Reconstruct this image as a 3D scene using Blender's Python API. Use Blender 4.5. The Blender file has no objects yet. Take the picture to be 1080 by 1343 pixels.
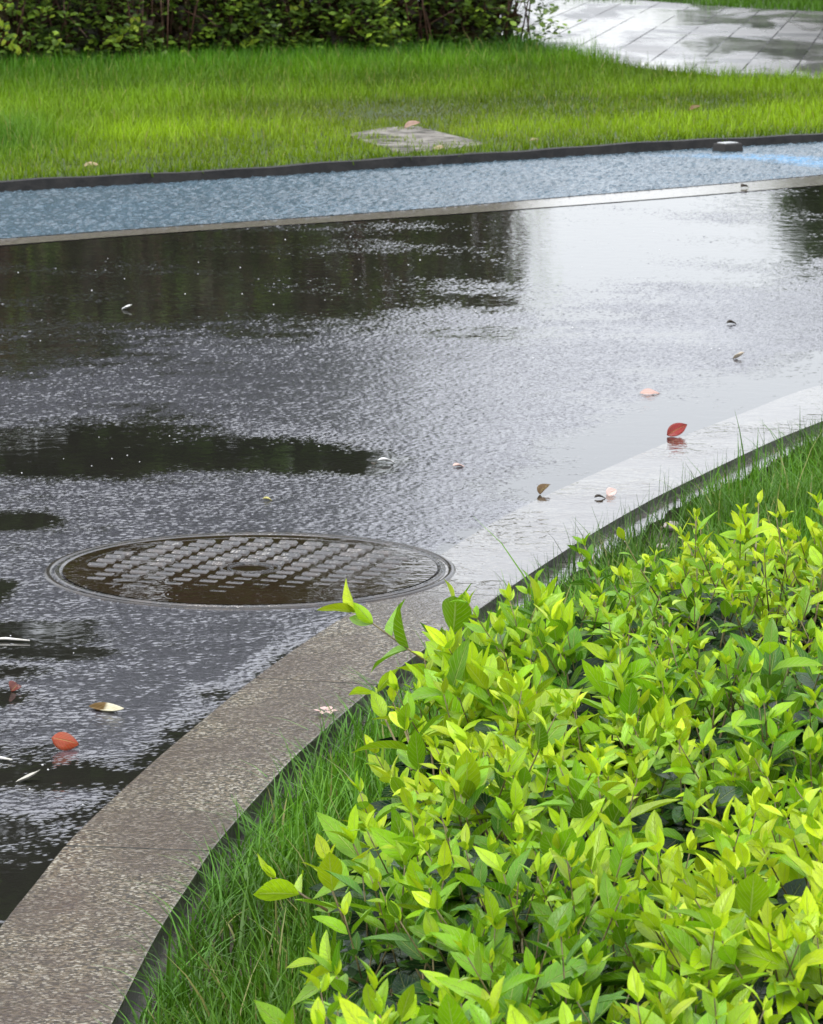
import bpy, math, random
import numpy as np
from mathutils import Vector, Matrix
random.seed(7); RNG = np.random.default_rng(7)
C = bpy.context.scene.collection
R = math.radians

# ------------------------------------------------------------------ survey
# The photograph was surveyed once: a pinhole of 5000 px (on a 1080 px wide frame), 1.40 m above
# the road, pitched down 9.96 degrees. g(px, py, z) gives the ground plan position of a sighted point.
FPX, CAMH, PITCH = 5000.0, 1.40, R(9.96)
cP, sP = math.cos(PITCH), math.sin(PITCH)
def g(px, py, z=0.0):
    u, v = (px-540)/FPX, (671.5-py)/FPX
    t = (z-CAMH)/(-sP+v*cP)
    return (u*t, (cP+v*sP)*t)
def g3(px, py, z=0.0):
    x, y = g(px, py, z); return (x, y, z)

# ------------------------------------------------------------------ object helpers
def link(name, me, mats=None, parent=None):
    o = bpy.data.objects.new(name, me); C.objects.link(o)
    if mats is not None:
        for m in (mats if isinstance(mats, (list, tuple)) else [mats]): me.materials.append(m)
    if parent is not None:
        o.parent = parent
        o.matrix_parent_inverse = Matrix.Translation(parent.location).inverted()
    return o
def tag(o, label=None, cat=None, group=None, kind=None):
    if label: o['label'] = label
    if cat: o['category'] = cat
    if group: o['group'] = group
    if kind: o['kind'] = kind
    return o
def thing(name, label, cat, loc=(0,0,0), group=None):
    o = bpy.data.objects.new(name, None); C.objects.link(o)
    o.location = loc; o.empty_display_size = .1
    return tag(o, label, cat, group)
def mesh(name, verts, faces, smooth=True, attrs=None):
    """fast mesh from numpy arrays; faces (n,3|4)"""
    verts = np.asarray(verts, dtype=np.float32).reshape(-1, 3)
    me = bpy.data.meshes.new(name)
    if isinstance(faces, list) and faces and len({len(f) for f in faces}) > 1:
        me.from_pydata(verts.tolist(), [], faces)
    else:
        faces = np.asarray(faces, dtype=np.int32); k = faces.shape[1]; n = len(faces)
        me.vertices.add(len(verts)); me.vertices.foreach_set('co', verts.ravel())
        me.loops.add(n*k); me.loops.foreach_set('vertex_index', faces.ravel())
        me.polygons.add(n); me.polygons.foreach_set('loop_start', np.arange(0, n*k, k, dtype=np.int32))
        me.update(calc_edges=True)
    if smooth: me.polygons.foreach_set('use_smooth', np.ones(len(me.polygons), dtype=bool))
    for an, data in (attrs or {}).items():
        data = np.asarray(data, dtype=np.float32)
        if data.ndim == 1:
            a = me.attributes.new(an, 'FLOAT', 'POINT'); a.data.foreach_set('value', data)
        else:
            a = me.attributes.new(an, 'FLOAT_COLOR', 'POINT'); a.data.foreach_set('color', data.ravel())
    me.validate(); me.update()
    return me
class MB:
    """collects pieces for one mesh"""
    def __init__(s): s.v = []; s.f = []
    def add(s, vs, fs):
        b = len(s.v); s.v += [tuple(map(float, p)) for p in vs]; s.f += [tuple(b+i for i in f) for f in fs]
    def tube(s, pts, radii, n=6, cap=True):
        pts = [Vector(p) for p in pts]; b = len(s.v); m = len(pts)
        for i, p in enumerate(pts):
            t = (pts[min(i+1, m-1)]-pts[max(i-1, 0)]).normalized()
            a = t.orthogonal().normalized(); c = t.cross(a); r = radii[i] if hasattr(radii, '__len__') else radii
            for k in range(n):
                q = p + (a*math.cos(2*math.pi*k/n)+c*math.sin(2*math.pi*k/n))*r; s.v.append(tuple(q))
        for i in range(m-1):
            for k in range(n):
                k2 = (k+1) % n; s.f.append((b+i*n+k, b+i*n+k2, b+(i+1)*n+k2, b+(i+1)*n+k))
        if cap: s.f.append(tuple(b+k for k in range(n-1, -1, -1))); s.f.append(tuple(b+(m-1)*n+k for k in range(n)))
    def ring(s, c, prof, n=96, close=False):
        """lathe of (r,z) profile round c"""
        b = len(s.v); m = len(prof)
        for k in range(n):
            a = 2*math.pi*k/n
            for r, z in prof: s.v.append((c[0]+r*math.cos(a), c[1]+r*math.sin(a), c[2]+z))
        for k in range(n):
            k2 = (k+1) % n
            for i in range(m-1): s.f.append((b+k*m+i, b+k2*m+i, b+k2*m+i+1, b+k*m+i+1))
    def build(s, name, mats, parent=None, smooth=False):
        me = bpy.data.meshes.new(name); me.from_pydata(s.v, [], s.f); me.update()
        if smooth: me.polygons.foreach_set('use_smooth', np.ones(len(me.polygons), dtype=bool))
        return link(name, me, mats, parent)
def bevel(o, w, seg=2):
    m = o.modifiers.new('bevel', 'BEVEL'); m.width = w; m.segments = seg; m.limit_method = 'ANGLE'; m.angle_limit = R(35); return o

# ------------------------------------------------------------------ node helpers
class NT:
    def __init__(s, name):
        s.m = bpy.data.materials.new(name); s.m.use_nodes = True; s.t = s.m.node_tree; s.t.nodes.clear()
        s.out = s.t.nodes.new('ShaderNodeOutputMaterial')
    def n(s, typ, **kw):
        nd = s.t.nodes.new('ShaderNode'+typ)
        for k, v in kw.items():
            if k in nd.inputs: s.put(nd.inputs[k], v)
            else: setattr(nd, k, v)
        return nd
    def put(s, sock, v):
        if isinstance(v, bpy.types.NodeSocket): s.t.links.new(v, sock)
        elif hasattr(v, '__len__') and sock.type == 'RGBA' and len(v) == 3: sock.default_value = (*v, 1)
        else: sock.default_value = v
    def math(s, op, a, b=None, c=None, clamp=False):
        nd = s.t.nodes.new('ShaderNodeMath'); nd.operation = op; nd.use_clamp = clamp
        for i, v in enumerate((a, b, c)):
            if v is not None: s.put(nd.inputs[i], v)
        return nd.outputs[0]
    def mix(s, f, a, b, mode='MIX'):
        nd = s.t.nodes.new('ShaderNodeMix'); nd.data_type = 'RGBA'; nd.blend_type = mode
        s.put(nd.inputs[0], f); s.put(nd.inputs[6], a); s.put(nd.inputs[7], b); return nd.outputs[2]
    def ss(s, x, lo, hi):
        nd = s.t.nodes.new('ShaderNodeMapRange'); nd.interpolation_type = 'SMOOTHSTEP'
        s.put(nd.inputs[0], x); s.put(nd.inputs[1], lo); s.put(nd.inputs[2], hi); return nd.outputs[0]
    def pos(s): return s.n('NewGeometry').outputs['Position']
    def noise(s, vec, scale, detail=2, rough=.5, dist=0):
        nd = s.n('TexNoise', Scale=scale, Detail=detail, Roughness=rough, Distortion=dist)
        s.put(nd.inputs['Vector'], vec); return nd.outputs['Fac']
    def voro(s, vec, scale, feature='F1', out='Distance', rnd=1.0):
        nd = s.n('TexVoronoi', Scale=scale, Randomness=rnd); nd.feature = feature
        s.put(nd.inputs['Vector'], vec); return nd.outputs[out]
    def scale(s, vec, sc, rot=(0,0,0)):
        nd = s.n('Mapping'); s.put(nd.inputs['Vector'], vec); nd.inputs['Scale'].default_value = sc; nd.inputs['Rotation'].default_value = rot
        return nd.outputs[0]
    def bump(s, h, dist, strength=1.0, normal=None):
        nd = s.n('Bump', Height=h, Distance=dist, Strength=strength)
        if normal is not None: s.put(nd.inputs['Normal'], normal)
        return nd.outputs[0]
    def attr(s, name, out='Fac'): return s.n('Attribute', attribute_name=name).outputs[out]
    def bsdf(s, **kw):
        nd = s.n('BsdfPrincipled')
        for k, v in kw.items(): s.put(nd.inputs[k.replace('_', ' ')], v)
        return nd.outputs[0]
    def surf(s, sh): s.t.links.new(sh, s.out.inputs['Surface']); return s.m

# ------------------------------------------------------------------ materials
def mat_road():
    t = NT('wet_asphalt'); p = t.pos()
    wet = t.attr('puddle'); dry = t.math('SUBTRACT', 1.0, wet)
    v2 = t.noise(p, 150, 2, .6); n1 = t.noise(p, 2.2, 4, .6)
    r1 = t.noise(p, 15, 2, .5, .6); r2 = t.noise(p, 55, 1, .5)
    ripple = t.math('ADD', r1, t.math('MULTIPLY', r2, .2))
    b0 = t.bump(t.math('MULTIPLY', ripple, t.attr('ripple')), .0007, 1.0)
    b1 = t.bump(t.math('MULTIPLY', v2, dry), .0007, 1.0, b0)
    col = t.mix(v2, (.013,.013,.016), (.095,.094,.110))
    col = t.mix(wet, col, t.mix(n1, (.010,.010,.009), (.019,.018,.014)))
    return t.surf(t.bsdf(Base_Color=col, Roughness=t.math('MULTIPLY_ADD', dry, .09, .03), IOR=t.math('MULTIPLY_ADD', dry, .95, 1.4), Normal=b1))
def mat_water(name, col, amp=.0003, sc=30):
    t = NT(name); p = t.pos()
    r = t.math('ADD', t.noise(p, sc, 2, .5, .5), t.math('MULTIPLY', t.noise(p, sc*3.5, 1), .15))
    cm = t.mix(t.noise(p, 5, 3), col, tuple(c*.45 for c in col))
    return t.surf(t.bsdf(Base_Color=cm, Roughness=.025, IOR=1.34, Normal=t.bump(r, amp)))
def mat_granite():
    t = NT('wet_granite'); p = t.pos()
    a = t.noise(p, 125, 4, .68); b = t.voro(p, 230, out='Color'); bl = t.n('SeparateColor', Color=b).outputs[0]
    big = t.noise(p, 3.5, 4, .6); mid = t.noise(p, 17, 3, .6)
    col = t.mix(t.ss(a, .38, .64), (.030,.022,.012), (.235,.190,.122))
    col = t.mix(t.math('MULTIPLY', t.ss(bl, .74, .93), .85), col, (.44,.41,.33))
    col = t.mix(t.math('MULTIPLY', t.ss(bl, .22, .0), .8), col, (.022,.018,.015))
    col = t.mix(t.math('MULTIPLY', t.ss(t.math('ADD', big, t.math('MULTIPLY', mid, .3)), .50, .78), .65), col, (.07,.045,.032))
    film = t.attr('film')
    col = t.mix(t.math('MULTIPLY_ADD', film, .35, .28), col, (.012,.010,.008))
    h = t.math('ADD', t.math('MULTIPLY', a, .8), t.math('ADD', t.math('MULTIPLY', t.noise(p, 190, 2), .4), t.math('MULTIPLY', mid, 1.2)))
    rip = t.math('MULTIPLY', t.math('ADD', t.noise(p, 30, 2, .5, .7), t.math('MULTIPLY', t.noise(p, 95, 1), .15)), t.math('MULTIPLY_ADD', t.ss(t.noise(p, 2.6, 2), .42, .62), 1.0, .25))
    n = t.bump(t.math('MULTIPLY', rip, film), .0021)
    n = t.bump(t.math('MULTIPLY', h, t.math('SUBTRACT', 1.0, film)), .0022, 1.0, n)
    rough = t.math('MULTIPLY_ADD', film, -.09, .12)
    return t.surf(t.bsdf(Base_Color=col, Roughness=rough, IOR=t.math('MULTIPLY_ADD', film, .50, 1.34), Normal=n))
def mat_simple(name, c1, c2, sc, rough=.4, bumpd=.002, bsc=None, ior=1.45):
    t = NT(name); p = t.pos()
    a = t.noise(p, sc, 5, .65)
    col = t.mix(t.ss(a, .3, .7), c1, c2)
    return t.surf(t.bsdf(Base_Color=col, Roughness=rough, IOR=ior, Normal=t.bump(t.noise(p, bsc or sc*2, 4, .6), bumpd)))
def mat_blue():
    t = NT('blue_pervious_concrete'); p = t.pos()
    c = t.n('SeparateColor', Color=t.voro(p, 95, out='Color')).outputs[0]
    col = t.mix(c, (.030,.058,.082), (.090,.148,.188)); col = t.mix(t.math('MULTIPLY', t.noise(p, 1.6, 4), .6), col, (.085,.10,.105))
    col = t.mix(t.math('MULTIPLY', t.attr('paint'), t.ss(t.noise(p, 14, 3), .30, .55)), col, (.07,.21,.36))
    return t.surf(t.bsdf(Base_Color=col, Roughness=.20, IOR=1.4, Normal=t.bump(t.noise(p, 90, 2), .002)))
def mat_iron():
    t = NT('wet_cast_iron'); p = t.pos()
    a = t.noise(p, 28, 4, .6)
    col = t.mix(t.ss(a, .4, .7), (.010,.009,.009), (.040,.029,.022))
    return t.surf(t.bsdf(Base_Color=col, Roughness=.09, Metallic=.1, IOR=1.95, Normal=t.bump(t.noise(p, 70, 3, .7), .0028)))
def mat_paving():
    t = NT('wet_grey_paving'); p = t.pos()
    q = t.scale(p, (1,1,1), (0,0,R(8)))
    br = t.n('TexBrick', Scale=1.0); br.offset = .0
    t.put(br.inputs['Vector'], t.scale(q, (1,1,1), (0,0,R(90))))
    for k, v in (('Color1',(.20,.195,.19,1)),('Color2',(.10,.10,.10,1)),('Mortar',(.012,.012,.011,1)),('Mortar Size',.0045),('Mortar Smooth',.1),('Brick Width',.42),('Row Height',.31)):
        br.inputs[k].default_value = v
    film = t.ss(t.noise(t.scale(p, (1.6,.42,1)), 1.0, 4, .6, .4), .40, .56)        # standing water hides the joints
    jf = t.math('MULTIPLY', br.outputs['Fac'], t.math('SUBTRACT', 1.0, t.math('MULTIPLY', t.ss(t.noise(p, 1.1, 3), .48, .60), .9)))
    n = t.bump(t.noise(p, 6, 3, .5, .4), .0040); n = t.bump(t.math('MULTIPLY', jf, -1.0), .008, 1.0, n)
    tone = t.n('SeparateColor', Color=br.outputs['Color']).outputs[0]
    rough = t.math('ADD', t.math('MULTIPLY', jf, .45), t.math('MULTIPLY_ADD', film, -.26, t.math('MULTIPLY_ADD', tone, .5, .26)))
    spec = t.math('MULTIPLY', t.math('SUBTRACT', 1.0, t.math('MULTIPLY', jf, .95)), t.math('MULTIPLY_ADD', film, .28, .24))
    return t.surf(t.bsdf(Base_Color=br.outputs['Color'], Roughness=rough, IOR=1.40, Normal=n, Specular_IOR_Level=spec))
def mat_blade(name, gloss=.35, trans=.3):
    t = NT(name); c = t.attr('tint', 'Color')
    sh = t.bsdf(Base_Color=c, Roughness=gloss, IOR=1.33)
    tr = t.n('BsdfTranslucent', Color=c).outputs[0]
    mx = t.n('MixShader', Fac=trans); t.t.links.new(sh, mx.inputs[1]); t.t.links.new(tr, mx.inputs[2])
    return t.surf(mx.outputs[0])
def mat_leaf(name, rough=.26, trans=.32, vein=.5, wet=1.0, ior=1.38):
    """tint = leaf colour; ldat = (along, across, random, size)"""
    t = NT(name); c = t.attr('tint', 'Color'); d = t.n('SeparateColor', Color=t.attr('ldat', 'Color'))
    u, v, rn = d.outputs[0], d.outputs[1], d.outputs[2]; p = t.pos()
    av = t.math('ABSOLUTE', t.math('SUBTRACT', v, .5))
    rib = t.ss(av, .045, .012)
    w = t.math('SINE', t.math('MULTIPLY', t.math('SUBTRACT', u, t.math('MULTIPLY', av, .55)), 52.0))
    vn = t.ss(w, .72, 1.0)
    mott = t.noise(p, 60, 3, .6)
    col = t.mix(t.math('MULTIPLY', t.ss(mott, .35, .75), .35), c, t.mix(.55, c, (.02,.05,.004)))
    col = t.mix(t.math('MULTIPLY', t.math('MAXIMUM', rib, t.math('MULTIPLY', vn, .5)), vein), col, t.mix(.5, c, (.62,.70,.22)))
    drop = t.ss(t.voro(p, 260), .26, .10)
    h = t.math('ADD', t.math('MULTIPLY', vn, -.35), t.math('ADD', t.math('MULTIPLY', rib, -1.0), t.math('MULTIPLY', mott, .9)))
    n = t.bump(h, .0011); n = t.bump(drop, .0003*wet, 1.0, n)
    sh = t.bsdf(Base_Color=col, Roughness=rough, IOR=ior, Normal=n)
    tr = t.n('BsdfTranslucent', Color=col).outputs[0]
    mx = t.n('MixShader', Fac=trans); t.t.links.new(sh, mx.inputs[1]); t.t.links.new(tr, mx.inputs[2])
    return t.surf(mx.outputs[0])
def mat_stem(): return mat_simple('twig_bark', (.07,.05,.02), (.19,.16,.06), 60, .45, .001)

M_road = mat_road(); M_granite = mat_granite(); M_blue = mat_blue(); M_iron = mat_iron(); M_pave = mat_paving()
M_soil = mat_simple('wet_soil', (.016,.011,.006), (.050,.034,.018), 14, .75, .010, 60)
M_mud = mat_simple('wet_haunch_concrete', (.018,.016,.012), (.075,.068,.052), 30, .05, .0006, 55, 1.45)
M_ground = mat_simple('lawn_ground', (.02,.035,.006), (.035,.06,.01), 4, .6, .01)
M_edge = mat_simple('black_edging', (.006,.006,.006), (.022,.020,.018), 12, .7, .003, 50)
M_gutter = mat_simple('wet_pale_granite', (.10,.09,.075), (.22,.20,.17), 40, .07, .0012, 26, 1.36)
M_slab = mat_simple('weathered_stone', (.020,.020,.014), (.24,.225,.20), 9, .75, .010, 30, 1.2)
M_blade = mat_blade('grass_blade'); M_bladefar = mat_blade('grass_blade_far', .45, .35)
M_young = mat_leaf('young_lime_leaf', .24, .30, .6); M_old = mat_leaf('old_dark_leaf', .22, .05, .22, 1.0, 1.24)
M_hedge = mat_leaf('hedge_leaf', .3, .2, .2, 0.0); M_stem = mat_stem(); M_kface = mat_simple('dark_reflection_granite', (.010,.011,.006), (.040,.038,.022), 30, .35, .003, 60)  # kerb side faces: dark reflection of the grass put into the granite colour
M_fallen = mat_leaf('fallen_leaf', .25, .12, .35)
M_bark = mat_simple('tree_bark', (.03,.02,.013), (.08,.06,.04), 12, .6, .01)

# ------------------------------------------------------------------ polylines of the plan
Lpx = [(0,1216),(41,1166),(85,1108),(154,1041),(300,915),(333,891),(392,847),(433,820),(582,727),(630,695),(673,672),(709,654),(745,638),(800,613),(890,575),(987,538),(1059,508)]
Rpx = [(148,1343),(189,1260),(217,1208),(249,1162),(277,1116),(315,1072),(335,1050),(383,996),(439,947),(494,900),(528,874),(620,806),(690,757),(743,722),(800,687),(862,652),(924,622),(971,599),(1023,575)]
Lw = [g(*p) for p in Lpx]; Rw = [g(*p) for p in Rpx]
def extend(pts, first, last): return first + pts + last
d0 = np.array(Rw[0])-np.array(Rw[2]); d0 /= np.linalg.norm(d0)
e0 = np.array(Rw[-1])
Rw = extend(Rw, [tuple(np.array(Rw[0])+d0*k) for k in (3.0, 1.0)], [tuple(e0+(.42,.86)), tuple(e0+(1.3,2.2)), tuple(e0+(3.5,4.6)), tuple(e0+(8,8.5))])
def resample(pts, step):
    pts = np.array(pts); s = np.r_[0, np.cumsum(np.linalg.norm(np.diff(pts, axis=0), axis=1))]
    q = np.arange(0, s[-1], step); return np.c_[np.interp(q, s, pts[:,0]), np.interp(q, s, pts[:,1])]
def smooth_line(a, k):
    for _ in range(k):
        b = a.copy(); b[1:-1] = (a[:-2]+2*a[1:-1]+a[2:])/4; a = b
    return a
Rl = smooth_line(resample(Rw, .05), 3)
tan = np.gradient(Rl, axis=0); tan /= np.linalg.norm(tan, axis=1)[:,None]
nrm = np.c_[-tan[:,1], tan[:,0]]                           # points to the road
# kerb width from the sighted left edge where there is one
Ll = smooth_line(resample(Lw, .03), 2)
wid = np.full(len(Rl), .212)
for i, (p, nv) in enumerate(zip(Rl, nrm)):
    dd = Ll-p; t_ = dd@nv; off = np.abs(dd@np.array([nv[1], -nv[0]]))
    j = off.argmin()
    if off[j] < .03 and .15 < t_[j] < .27: wid[i] = t_[j]
for _ in range(12): wid[1:-1] = (wid[:-2]+2*wid[1:-1]+wid[2:])/4
Le = Rl + nrm*wid[:,None]                                   # left edge (road side)
Ce = Rl + nrm*(wid*.5)[:,None]

def inpoly(P, poly):
    P = np.asarray(P); poly = np.asarray(poly); x, y = P[...,0], P[...,1]; r = np.zeros(x.shape, bool)
    j = len(poly)-1
    for i in range(len(poly)):
        xi, yi = poly[i]; xj, yj = poly[j]
        c = ((yi > y) != (yj > y)) & (x < (xj-xi)*(y-yi)/((yj-yi) if yj != yi else 1e-9)+xi)
        r ^= c; j = i
    return r
lawn_poly = [tuple(p) for p in Ce] + [(40, Ce[-1][1]), (40, -6), (Ce[0][0], -6)]
# far side: gutter, blue lane, edging
def line(pts, ext=8):
    w = [np.array(g(*p)) for p in pts]; a = w[0]+(w[0]-w[1])/np.linalg.norm(w[0]-w[1])*ext; b = w[-1]+(w[-1]-w[-2])/np.linalg.norm(w[-1]-w[-2])*ext
    q = smooth_line(resample([a]+w+[b], .1), 40); k = np.linspace(0, len(q)-1, 220)
    return np.c_[np.interp(k, np.arange(len(q)), q[:,0]), np.interp(k, np.arange(len(q)), q[:,1])]
F_gut0 = line([(0,322.5),(270,301),(540,286),(690,274),(860,262),(990,250),(1080,243)])
F_gut1 = line([(0,314),(200,299),(540,277),(690,263),(860,249),(990,239),(1080,230)])
F_edge0 = line([(0,253),(270,238),(540,220),(810,202),(1080,187)])
F_edge1 = line([(0,250.5),(270,235.5),(540,217.5),(810,199.5),(1080,184.5)])

def strip(name, A, B, z, m, thick=0.0):
    """sheet between two plan lines"""
    n = min(len(A), len(B)); ia = np.linspace(0, len(A)-1, 160).astype(int); ib = np.linspace(0, len(B)-1, 160).astype(int)
    v = []; 
    for a, b in zip(A[ia], B[ib]): v += [(*a, z), (*b, z)]
    f = [(2*i, 2*i+2, 2*i+3, 2*i+1) for i in range(159)]
    me = mesh(name, v, np.array(f), False); return link(name, me, m)

# ------------------------------------------------------------------ ground, road, lane, lawn
me = mesh('ground', [(-300,-100,-.16),(300,-100,-.16),(300,600,-.16),(-300,600,-.16)], np.array([(0,1,2,3)]), False)
tag(link('ground', me, M_ground), kind='structure')

def blob(px, py, rx, ry, rot=0):
    x, y = g(px, py); dep = math.atan2(CAMH, y); ppm = FPX/math.hypot(y, CAMH)
    return (x, y, rx/ppm, ry/ppm/math.sin(dep), R(rot))
# puddles: centre and half sizes as sighted
PUD = [blob(120,572,160,16), blob(290,588,150,17), blob(400,605,110,14), blob(470,614,40,9), blob(60,606,130,14), blob(800,413,95,7), blob(24,684,40,7),
       blob(10,833,75,12), blob(70,858,70,7), blob(5,884,55,9), blob(0,915,40,10), blob(110,1022,170,20), blob(0,1090,90,20), blob(20,1160,80,34), blob(-5,775,20,11),
       blob(255,965,50,13), blob(290,912,42,12), blob(215,1000,60,14), blob(100,1110,40,18),
       blob(620,700,22,6), blob(590,722,14,7)]
def pud_mask(P):
    m = np.zeros(P.shape[:-1])
    for (x, y, rx, ry, a) in PUD:
        dx, dy = P[...,0]-x, P[...,1]-y
        q = np.sqrt((dx/rx)**2+(dy/ry)**2); m = np.maximum(m, np.clip(1.22-q*.66, 0, 1))
    # a thin run of water along the near kerb
    dk = np.full(P.shape[:-1], 9.0); ke = Le[(Le[:,1] > 3.4) & (Le[:,1] < 6.9)][::2]
    for a, b in zip(ke[:-1], ke[1:]):
        ab = b-a; t = np.clip(((P-a)@ab)/(ab@ab), 0, 1); dk = np.minimum(dk, np.linalg.norm(P-a-t[...,None]*ab, axis=-1))
    m = np.maximum(m, np.clip(.95-dk*np.interp(P[...,1], [4.6,5.2,6.5], [2.2,5.5,16]), 0, 1)*np.clip((6.8-P[...,1])*3, 0, 1))
    # the far side of the road is flooded
    px = 540+FPX*P[...,0]/P[...,1]
    yb = np.interp(P[...,0], [-3,-1.25,-.6,-.2,.15,.45,1.0,1.6,3], [g(0,468)[1],g(0,468)[1],g(0,440)[1],g(0,425)[1],g(0,405)[1],g(0,400)[1],g(0,385)[1],g(0,372)[1],g(0,370)[1]])
    m = np.maximum(m, np.clip(.45+(P[...,1]-yb)*.36, 0, 1))
    # gutter water against the kerb on the right
    gx = np.array([g(760,628),g(860,585),g(960,545),g(1080,500),g(1200,450)])
    d = np.full(P.shape[:-1], 9.0)
    for a, b in zip(gx[:-1], gx[1:]):
        ab = b-a; t = np.clip(((P-a)@ab)/(ab@ab), 0, 1); d = np.minimum(d, np.linalg.norm(P-a-t[...,None]*ab, axis=-1))
    m = np.maximum(m, np.clip(1.25-d*3.6, 0, 1)*np.clip((P[...,1]-7.9)*3, 0, 1))
    return m
def vnoise(P, s, seed=0):
    r = np.random.default_rng(seed); out = np.zeros(len(P))
    for k in range(6):
        a = r.uniform(0, 2*np.pi); f = s*r.uniform(.6, 1.7); out += np.sin((P[:,0]*np.cos(a)+P[:,1]*np.sin(a))*f+r.uniform(0, 6.28))
    return out/2.4

def dist_line(P, Lp):
    d = np.full(len(P), 9.0)
    for a, b in zip(Lp[:-1], Lp[1:]):
        ab = b-a; t = np.clip(((P-a)@ab)/(ab@ab), 0, 1); d = np.minimum(d, np.linalg.norm(P-a-t[:,None]*ab, axis=1))
    return d
road_cut = [tuple(p) for p in Le-nrm*.005] + [(40, Le[-1][1]), (40, -6), (Le[0][0], -6)]
farcut = [tuple(p) for p in F_gut0+np.array([0,.012])] + [(60, 60), (-60, 60)]
farpoly = [tuple(p) for p in F_gut1] + [(60, 60), (-60, 60)]
def blur(a):
    b = np.pad(a, 1, mode='edge')
    return (b[:-2,1:-1]+b[2:,1:-1]+b[1:-1,:-2]+b[1:-1,2:]+b[:-2,:-2]*.5+b[2:,2:]*.5+b[:-2,2:]*.5+b[2:,:-2]*.5)/6*.5+a*.5
def road_part(x0, x1, y0, y1, st, amp, zoff=0.0, fine=True):
    """asphalt as real stones: random heights every few millimetres, drowned where water stands"""
    xs = np.arange(x0, x1+1e-6, st); ys = np.arange(y0, y1+1e-6, st)
    if fine:                                             # rows a little wider further off
        ys = [y0]
        while ys[-1] < y1: ys.append(ys[-1]+np.interp(ys[-1], [8, 14], [.0047, .0075]))
        ys = np.array(ys); amp = np.interp(ys, [8, 13], [amp, amp*1.2])[:,None]
    XX, YY = np.meshgrid(xs, ys); P2 = np.stack([XX, YY], -1)
    cc = np.stack([(XX[:-1,:-1]+XX[1:,1:])/2, (YY[:-1,:-1]+YY[1:,1:])/2], -1)
    keep = ~inpoly(cc, road_cut if fine else lawn_poly) & ~inpoly(cc, farcut if fine else farpoly)
    if fine: keep &= np.abs(cc[...,0]) < cc[...,1]*.118+.25
    idx = np.arange(XX.size).reshape(XX.shape)
    F = np.stack([idx[:-1,:-1], idx[:-1,1:], idx[1:,1:], idx[1:,:-1]], -1)[keep]
    Z = np.full(XX.shape, zoff); wet = np.zeros(XX.shape)
    if fine:
        w_ = RNG.normal(0, 1, XX.shape); gr = 1.05*np.sign(w_)*np.abs(w_)**1.2+.50*blur(w_)
        flat = P2.reshape(-1, 2); q = flat*np.array([1.0,.55])
        n1 = vnoise(q, 3.2, 41).reshape(XX.shape); n2 = vnoise(q, 11, 42).reshape(XX.shape); n3 = vnoise(flat, 36, 43).reshape(XX.shape)
        n = n1*.42+n2*.32+n3*.22
        h = amp*gr*(1+.25*n2) + .0034*(.40 - 1.15*pud_mask(P2) + .58*n)
        wet = np.clip(.5-h/(amp*.8), 0, 1); Z = np.where(h < 0, 0, np.minimum(h, amp*3.2+.15*h))
        XX = XX + RNG.uniform(-.3, .3, XX.shape)*st; YY = YY + RNG.uniform(-.3, .3, YY.shape)*st
    used = np.unique(F); remap = -np.ones(idx.size, int); remap[used] = np.arange(len(used))
    V = np.c_[XX.ravel(), YY.ravel(), Z.ravel()][used]
    rip = np.clip(.25+(YY.ravel()[used]-8)*.12, .25, 1.0)
    tag(link('road', mesh('road', V, remap[F], True, {'puddle': wet.ravel()[used], 'ripple': rip}), M_road), kind='structure')
GX0, GX1, GY0, GY1 = -2.6, 3.0, 3.0, 17.5
road_part(-1.8, 2.3, 4.1, 17.5, .0050, .00054)
road_part(GX0, GX1, GY0, GY1, .05, 0, -.0035, False)
mb = MB()
mb.add([(-40,-8,-.006),(GX0,-8,-.006),(GX0,GY1-4,-.006),(-40,GY1-16,-.006)], [(0,1,2,3)])
cc = [tuple(p) for p in Ce if p[1] < GY0]
mb.add([(x, y, -.006) for x, y in [(GX0,-8),(cc[0][0],-8)]+cc+[(GX0,GY0)]], [tuple(range(len(cc)+3))])
o = mb.build('road', M_road); tag(o, kind='structure')
# keep the sheet out of the lawn: cut by only using the part left of the kerb
tag(strip('kerb_strip', F_gut0, F_gut1, .0022, M_gutter), kind='structure')
A_, B_ = resample(F_gut1, .014), None
A_ = A_[np.abs(A_[:,0]) < 2.9]; nb = 150
eB = np.c_[np.interp(A_[:,0], F_edge1[:,0]+0, F_edge1[:,0]), np.interp(A_[:,0]-.0, F_edge1[:,0], F_edge1[:,1])]
tt = np.linspace(0, 1, nb)[None,:,None]; G_ = A_[:,None,:]*(1-tt)+eB[:,None,:]*tt
zz = RNG.normal(0, 1, G_.shape[:2]); zz = .0020*(.9*zz+.7*blur(zz)); G_ = G_+RNG.uniform(-.004,.004,G_.shape); zz[:,0] = 0
bl_ = smooth_line(resample([g(860,205), g(960,206), g(1030,209), g(1100,216), g(1200,226)], .05), 6)
gf = G_.reshape(-1, 2); sel = gf[:,0] > .8; dpt = np.full(len(gf), 9.0); dpt[sel] = np.min(np.linalg.norm(gf[sel][:,None]-bl_[None,::2], axis=2), axis=1)
paint = np.clip(1.5-dpt/np.interp(gf[:,0], [1.0,1.7], [.05,.17]), 0, 1)*np.clip((gf[:,0]-1.0)*1.6, 0, 1)
na = len(A_); ix = np.arange(na*nb).reshape(na, nb)
tag(link('cycle_lane', mesh('cycle_lane', np.c_[G_.reshape(-1,2), .004+zz.ravel()], np.stack([ix[:-1,:-1], ix[1:,:-1], ix[1:,1:], ix[:-1,1:]], -1).reshape(-1,4), True, {'paint': paint}), M_blue), kind='structure')
tag(strip('cycle_lane', F_gut1, F_edge1, -.012, M_blue), kind='structure')

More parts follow.
